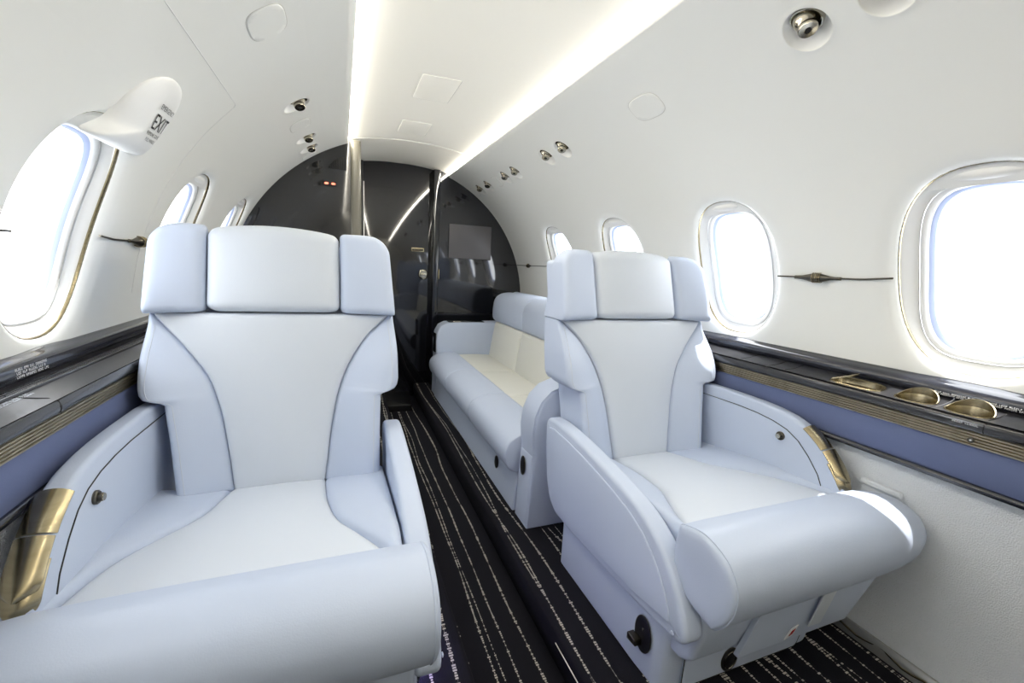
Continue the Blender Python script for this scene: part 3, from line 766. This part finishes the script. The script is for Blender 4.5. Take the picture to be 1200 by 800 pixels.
# ------------------------------------------------------------------ sofa along the right side
def sofa():
    t = thing('leather_sofa', 'pale leather three-place sofa along the right side behind the armchair', 'sofa', (.5, 2.1, FZ))
    Y = [1.388, 1.890, 2.386, 2.885]
    obj('base', slab(round_poly([(.205,1.39),(.80,1.39),(.80,2.89),(.205,2.89)], .008), FZ+.0005, -.70, .004, lambda a, b, w: (a+.02*(w+.9)/.2*(a < .5), b, w)), 'leather', t)
    bo = catmull([(.352,-.606),(.310,-.594),(.262,-.594),(.218,-.604),(.182,-.626),(.166,-.660),(.168,-.700),(.185,-.732),(.215,-.748),(.250,-.745),(.290,-.73),(.352,-.72)], True, 4)
    hr = catmull([(.800,-.190),(.760,-.180),(.710,-.180),(.668,-.192),(.636,-.218),(.622,-.258),(.617,-.310),(.618,-.352),(.632,-.378),(.670,-.386),(.800,-.386)], True, 4)
    for k in range(3):
        y0, y1 = Y[k]+.0012, Y[k+1]-.0012
        obj('seat_cushion', panel(lambda v: .350, lambda v: .600, y0, y1, lambda u, y, h: (u, y, -.612-.03*(u-.35)+h), lambda u, y: (u, y, -.70), .014, .014, 18, 26), 'leather_cream', t)
        e = [(y0,.94),(y0+.002,.975),(y0+.006,.992),(y0+.014,1.0),((y0+y1)/2,1.006),(y1-.014,1.0),(y1-.006,.992),(y1-.002,.975),(y1,.94)]
        obj('front_bolster', sweep(bo, e, lambda a, b, y: (a, y, b)), 'leather', t, angle=60)
        bx = lambda z: .585+(z+.62)*.16
        obj('back_cushion', panel(lambda v: y0, lambda v: y1, -.640, -.383, lambda u, z, h: (bx(z)-h, u, z), lambda u, z: (bx(z)+.10, u, z), .016, .016, 22, 22), 'leather_cream' if k < 2 else 'leather_cream', t)
        e2 = [(y0,.90),(y0+.003,.955),(y0+.008,.985),(y0+.018,1.0),(y1-.018,1.0),(y1-.008,.985),(y1-.003,.955),(y1,.90)]
        if k == 2: e2 = [(y0,.90),(y0+.003,.955),(y0+.008,.985),(y0+.018,1.0),(y1+.02,1.0),(y1+.045,.97),(y1+.06,.9),(y1+.068,.78),(y1+.070,.5)]
        obj('head_bolster', sweep(hr, e2, lambda a, b, y: (a, y, b)), 'leather', t, angle=60)
    # arms: near one (with padded top) and far one
    for y0, y1, far in ((1.262, 1.385, 0), (2.890, 3.02, 1)):
        ap = [(.212,FZ+.0005),(.216,-.60),(.214,-.52),(.222,-.46),(.245,-.418),(.285,-.398),(.34,-.394),(.76,-.394),(.76,FZ+.0005)] if far else [(.212,FZ+.0005),(.222,-.62),(.218,-.598),(.214,-.55),(.220,-.49),(.240,-.440),(.275,-.405),(.33,-.385),(.42,-.375),(.60,-.37),(.60,FZ+.0005)]
        a = obj('armrest', slab(ap, y0, y1, .012, lambda p, q, w: (p, w, q)), 'leather', t)
        if not far:
            obj('piping', tube([(p-.001, y0+.004, q) for p, q in ap[1:9]], .0018, 6), 'leather', a)
            obj('front_panel', slab(round_poly([(y0+.014,-.892),(y1-.010,-.892),(y1-.012,-.640),(y0+.012,-.636)], .006), 0, .006, .002, lambda y, z, w: (.2165+.01*(z+.9)/.28-w, y, z)), 'leather', a)
            o = obj('handle_plate', slab([(.017*math.cos(2*PI*i/32), .034*math.sin(2*PI*i/32)) for i in range(32)], 0, .003, .001, lambda a_, b_, w: (.2145-w, 1.330+a_, -.690+b_)), 'blackmat', a)
            obj('handle_rim', closed_tube([(.2115, 1.330+.017*math.cos(2*PI*i/32), -.690+.034*math.sin(2*PI*i/32)) for i in range(32)], .0018, 6), 'darkmetal', o)
        else:
            obj('tray_trim', slab(round_poly([(.300,2.91),(.56,2.91),(.56,3.00),(.300,3.00)], .02), 0, .004, .001, lambda p, q, w: (p, q, -.396+w)), 'black', a)
            c = obj('trim_catch', slab(round_poly([(.33,2.915),(.39,2.915),(.39,2.945),(.33,2.945)], .012), .003, .009, .002, lambda p, q, w: (p, q, -.396+w)), 'chrome', a)
            obj('edge_plate', box(.206, .216, 2.90, 2.96, -.60, -.47, .003), 'black', a)
    o = obj('handle_plate', slab([(.017*math.cos(2*PI*i/32), .026*math.sin(2*PI*i/32)) for i in range(32)], 0, .003, .001, lambda a_, b_, w: (.2135-w, 1.60+a_, -.80+b_)), 'blackmat', t)
    obj('handle_rim', closed_tube([(.2105, 1.60+.017*math.cos(2*PI*i/32), -.80+.026*math.sin(2*PI*i/32)) for i in range(32)], .0015, 6), 'darkmetal', o)
    return t
sofa()

# ------------------------------------------------------------------ overhead items
SIDE = {1: 'right', -1: 'left'}
def gasper(sg, y, label):
    mp = WMAP[sg]; S = .922
    p = Vector(mp(y, S, 0)); t = thing('air_gasper', label, 'air vent', p, 'overhead air vents')
    obj('dish', ring_geo(mp, y, S, [(.0462,.0462,2,.0005),(.044,.044,2,.004),(.038,.038,2,.013),(.028,.028,2,.022),(.014,.014,2,.027),(.001,.001,2,.028)], 40), 'sleeve', t)
    # eyeball: metal collar set in the upper half of the dish, nozzle tilted out of it
    c = Vector(mp(y, S+.013, .012)); n = (Vector((0,y,ZC))-Vector(mp(y, S, 0))).normalized()
    ax = (n*.55+Vector((0,-.50,0))+Vector((0,0,-.62))).normalized()
    n2 = (n*.8+Vector((0,0,-.45))).normalized()
    def fr(o, a):
        u = a.orthogonal().normalized(); v = a.cross(u)
        return lambda x, yy, h: o+u*x+v*yy+a*h
    obj('collar', lathe([(.031,-.012),(.0315,.001),(.0305,.004),(.028,.004),(.0265,0),(.024,-.006)], fr(c, n2), 36), 'chrome', t)
    nz = obj('nozzle', lathe([(.025,-.012),(.0245,.002),(.0205,.012),(.0175,.017),(.0170,.019),(.0180,.0205),(.0180,.028),(.0165,.030),(.007,.0305),(.0055,.027)], fr(c, ax), 32), 'chrome', t)
    obj('outlet', lathe([(.0052,.0298),(.0052,.0312)], fr(c, ax), 16), 'gap', nz)
ord_r = {.570:'white dished air vent at the top edge, nearest the camera on the right', .716:'largest bronze-nozzled air vent over the right armchair',
 1.789:'nearer vent of the right pair above the sofa front', 1.949:'farther vent of the right pair above the sofa front',
 2.348:'nearest of the four small right vents before the black bulkhead', 2.503:'second nearest of the four small right vents before the black bulkhead',
 2.824:'third nearest of the four small right vents before the black bulkhead', 3.0:'last small right vent, closest to the black bulkhead'}
ord_l = {1.79:'largest visible left air vent, nearest the camera', 2.246:'middle of the three left air vents, just beyond the blank oval cover', 2.438:'left air vent closest to the black bulkhead'}
for y in GASP[1]: gasper(1, y, ord_r[y])
for y in GASP[-1]: gasper(-1, y, ord_l[y])
def cover(sg, y, s, a, b, n, label):
    mp = WMAP[sg]; t = thing('blank_cover', label, 'cover plate', Vector(mp(y, s, 0)), 'blank overhead cover plates')
    obj('plate', join(disc_geo(mp, y, s, a-.0012, b-.0012, n, -.0022, 56), ring_geo(mp, y, s, [(a-.0012,b-.0012,n,-.0022),(a,b,n,-.0012),(a,b,n,.001)], 56)), 'wall', t)
    obj('gap_seal', ring_geo(mp, y, s, [(a+.0022,b+.0022,n,.0003),(a+.0020,b+.0020,n,-.0007),(a-.0004,b-.0004,n,-.0007),(a-.0004,b-.0004,n,.0003)], 56), 'softgap', t)
cover(1, 1.226, .926, .066, .042, 3.2, 'rounded blank cover plate on the right between the big vent and the pairs')
cover(1, 2.655, .922, .048, .040, 3.0, 'small blank cover plate among the four small right vents')
cover(1, 3.115, .922, .036, .040, 3.0, 'smallest right blank cover plate touching the black bulkhead')
cover(-1, 1.204, .910, .064, .044, 3.2, 'large rounded square cover plate high on the left')
cover(-1, 2.025, .914, .060, .042, 3.0, 'oval blank cover plate between the left air vents')
cover(-1, 2.580, .914, .036, .040, 3.0, 'small left blank cover plate touching the black bulkhead')

# emergency exit hood above the left window
HO = catmull([(1.050,.494),(1.088,.535),(1.099,.598),(1.128,.650),(1.185,.676),(1.255,.668),(1.298,.622),(1.310,.550),(1.290,.502),(1.24,.493),(1.183,.4905),(1.12,.490)], True, 6)
HC = (1.20, .575)
def hood_d(y, s):
    ph = math.atan2(s-HC[1], y-HC[0]); best = None
    for i in range(len(HO)):
        a = HO[i]; b = HO[(i+1) % len(HO)]
        p0 = math.atan2(a[1]-HC[1], a[0]-HC[0]); dl = (ph-p0+PI) % (2*PI)-PI; d2 = (math.atan2(b[1]-HC[1], b[0]-HC[0])-p0+PI) % (2*PI)-PI
        if d2 != 0 and 0 <= dl/d2 <= 1: k = dl/d2; best = math.hypot(a[0]+(b[0]-a[0])*k-HC[0], a[1]+(b[1]-a[1])*k-HC[1]); break
    rho = min(1, math.hypot(y-HC[0], s-HC[1])/(best or 1))
    H = .012+.030*max(0, min(1, (.68-s)/.18))*max(.25, min(1, (1.33-y)/.16))
    return -H*(1-rho**3.2)**.62
mpL = WMAP[-1]
t = thing('exit_handle_hood', 'white moulded hood printed EXIT above the left window', 'cover', Vector(mpL(1.2, .5, 0)))
V, F = [], []; N = len(HO); RN = 14
for j in range(RN+1):
    rr_ = (1-(1-j/RN)**2) if j else 0
    for p in HO:
        y = HC[0]+(p[0]-HC[0])*rr_; s = HC[1]+(p[1]-HC[1])*rr_
        V.append(mpL(y, s, hood_d(y, s) if j < RN else .003))
for j in range(RN):
    for i in range(N): F.append([j*N+i, j*N+(i+1) % N, (j+1)*N+(i+1) % N, (j+1)*N+i])
hd = obj('hood_shell', (V, F), 'sleeve', t, angle=70)
pm = lambda y, s: mpL(y, s, hood_d(y, s)-.0012)
obj('exit_print', text_geo([('EXIT', 1.172, .566, .050, .098)], pm), 'ink', hd, smooth=False, recalc=False)
obj('small_print', text_geo([('EMERGENCY', 1.176, .612, .016, .088), ('REMOVE COVER', 1.166, .551, .012, .096), ('PULL HANDLE', 1.176, .537, .012, .078)], pm), 'ink', hd, smooth=False, recalc=False)
# seam of the emergency exit panel
sm = [(.2+.13*i, .754) for i in range(11)]+[(1.508,.752),(1.514,.744)]+[(1.514+.003*i/6, .744-.6*i/6) for i in range(1, 7)]
obj('trim_7', tube([mpL(y, s, -.0003) for y, s in sm[:13]], .0009, 6), 'sleeve', kind='structure')
obj('trim_8', tube([mpL(y, s, -.0001) for y, s in sm[12:]], .0005, 6), 'sleeve', kind='structure')

# slim rods with spindles at window mid height
def rod(sg, y0, y1, ys_, label, L=.066):
    mp = WMAP[sg]; S = .291
    t = thing('shade_rod', label, 'rod', Vector(mp(ys_, S, -.01)), 'rods with spindles between the windows')
    dn = lambda y: -.004-.004*max(0, 1-abs(y-ys_)/.12)
    yy = [y0+(y1-y0)*i/20 for i in range(21)]
    obj('bar', tube([mp(y, S+(.006*max(0, 1-abs(y-min(y0,y1))/.07)), -.004) for y in yy], .0024, 8), 'darkmetal', t)
    pr = [(.003,-L),(.0045,-L+.001),(.0045,-L*.75),(.0058,-L*.55),(.010,-L*.28),(.0135,-L*.05),(.0140,L*.05),(.0125,L*.2),(.009,L*.42),(.006,L*.65),(.005,L*.85),(.0048,L-.001),(.003,L)]
    o = Vector(mp(ys_, S, -.006)); u = (Vector(mp(ys_, S+.01, 0))-Vector(mp(ys_, S, 0))).normalized(); v = Vector((0,1,0)).cross(u)
    sp = obj('spindle', lathe(pr, lambda x, y, h: o+u*x+v*y+Vector((0,h,0)), 24), 'darkmetal', t)
    for i in range(5):
        h = -L*.16+L*.08*i; obj('grip_ridge', closed_tube([o+u*(.0138*math.cos(q))+v*(.0138*math.sin(q))+Vector((0,h+.004*math.sin(q),0)) for q in [2*PI*k/24 for k in range(24)]], .0012, 5), 'gold', sp)
W = WINS
rod(1, .676, .985, .862, 'bronze rod and spindle between the two nearest right windows')
rod(1, 1.305, 1.637, 1.50, 'bronze rod showing just behind the right armchair headrest')
rod(1, 1.955, 2.282, 2.12, 'bronze rod hidden between the two farthest right windows')
rod(1, 2.600, 3.19, 2.956, 'bronze rod and small spindle beside the black bulkhead on the right', .045)
rod(-1, .672, .987, .84, 'bronze rod entering the left edge beside the exit window')
rod(-1, 1.275, 1.637, 1.487, 'bronze rod and spindle beside the left armchair headrest')

# ------------------------------------------------------------------ light
sc = bpy.context.scene
w = bpy.data.worlds.new('daylight'); sc.world = w; w.use_nodes = True
bg = w.node_tree.nodes['Background']; bg.inputs[0].default_value = (.93,.965,1,1); bg.inputs[1].default_value = 8.4
sl = bpy.data.lights.new('sun', 'SUN'); sl.energy = 9; sl.angle = R(.6); sl.color = (1,.97,.92)
so = bpy.data.objects.new('sun', sl); COL.objects.link(so); so.location = (3, 1, 4)
sd = Vector((-.22, .085, -1.0)).normalized(); so.rotation_euler = sd.to_track_quat('-Z', 'Y').to_euler()

# ------------------------------------------------------------------ camera
cd = bpy.data.cameras.new('camera'); cam = bpy.data.objects.new('camera', cd); COL.objects.link(cam); sc.camera = cam
cd.sensor_width = 36; cd.lens = 512.0/1200*36; cd.clip_start = .02
yaw, pit, rol = R(21.564), R(9.672), R(3.022)
f = Vector((math.sin(yaw)*math.cos(pit), math.cos(yaw)*math.cos(pit), -math.sin(pit)))
r = Vector((math.cos(yaw), -math.sin(yaw), 0)); u = r.cross(f)
r2 = r*math.cos(rol)+u*math.sin(rol); u2 = -r*math.sin(rol)+u*math.cos(rol)
mt = Matrix((r2, u2, -f)).transposed().to_4x4(); mt.translation = (-.3796, 0, 0); cam.matrix_world = mt

sc.view_settings.view_transform = 'Standard'; sc.view_settings.look = 'None'; sc.view_settings.gamma = 1; sc.view_settings.use_curve_mapping = False
sc.view_settings.exposure = 0.0
sc.cycles.max_bounces = 14; sc.cycles.diffuse_bounces = 9; sc.cycles.glossy_bounces = 4; sc.cycles.transparent_max_bounces = 12
sc.cycles.sample_clamp_indirect = 8
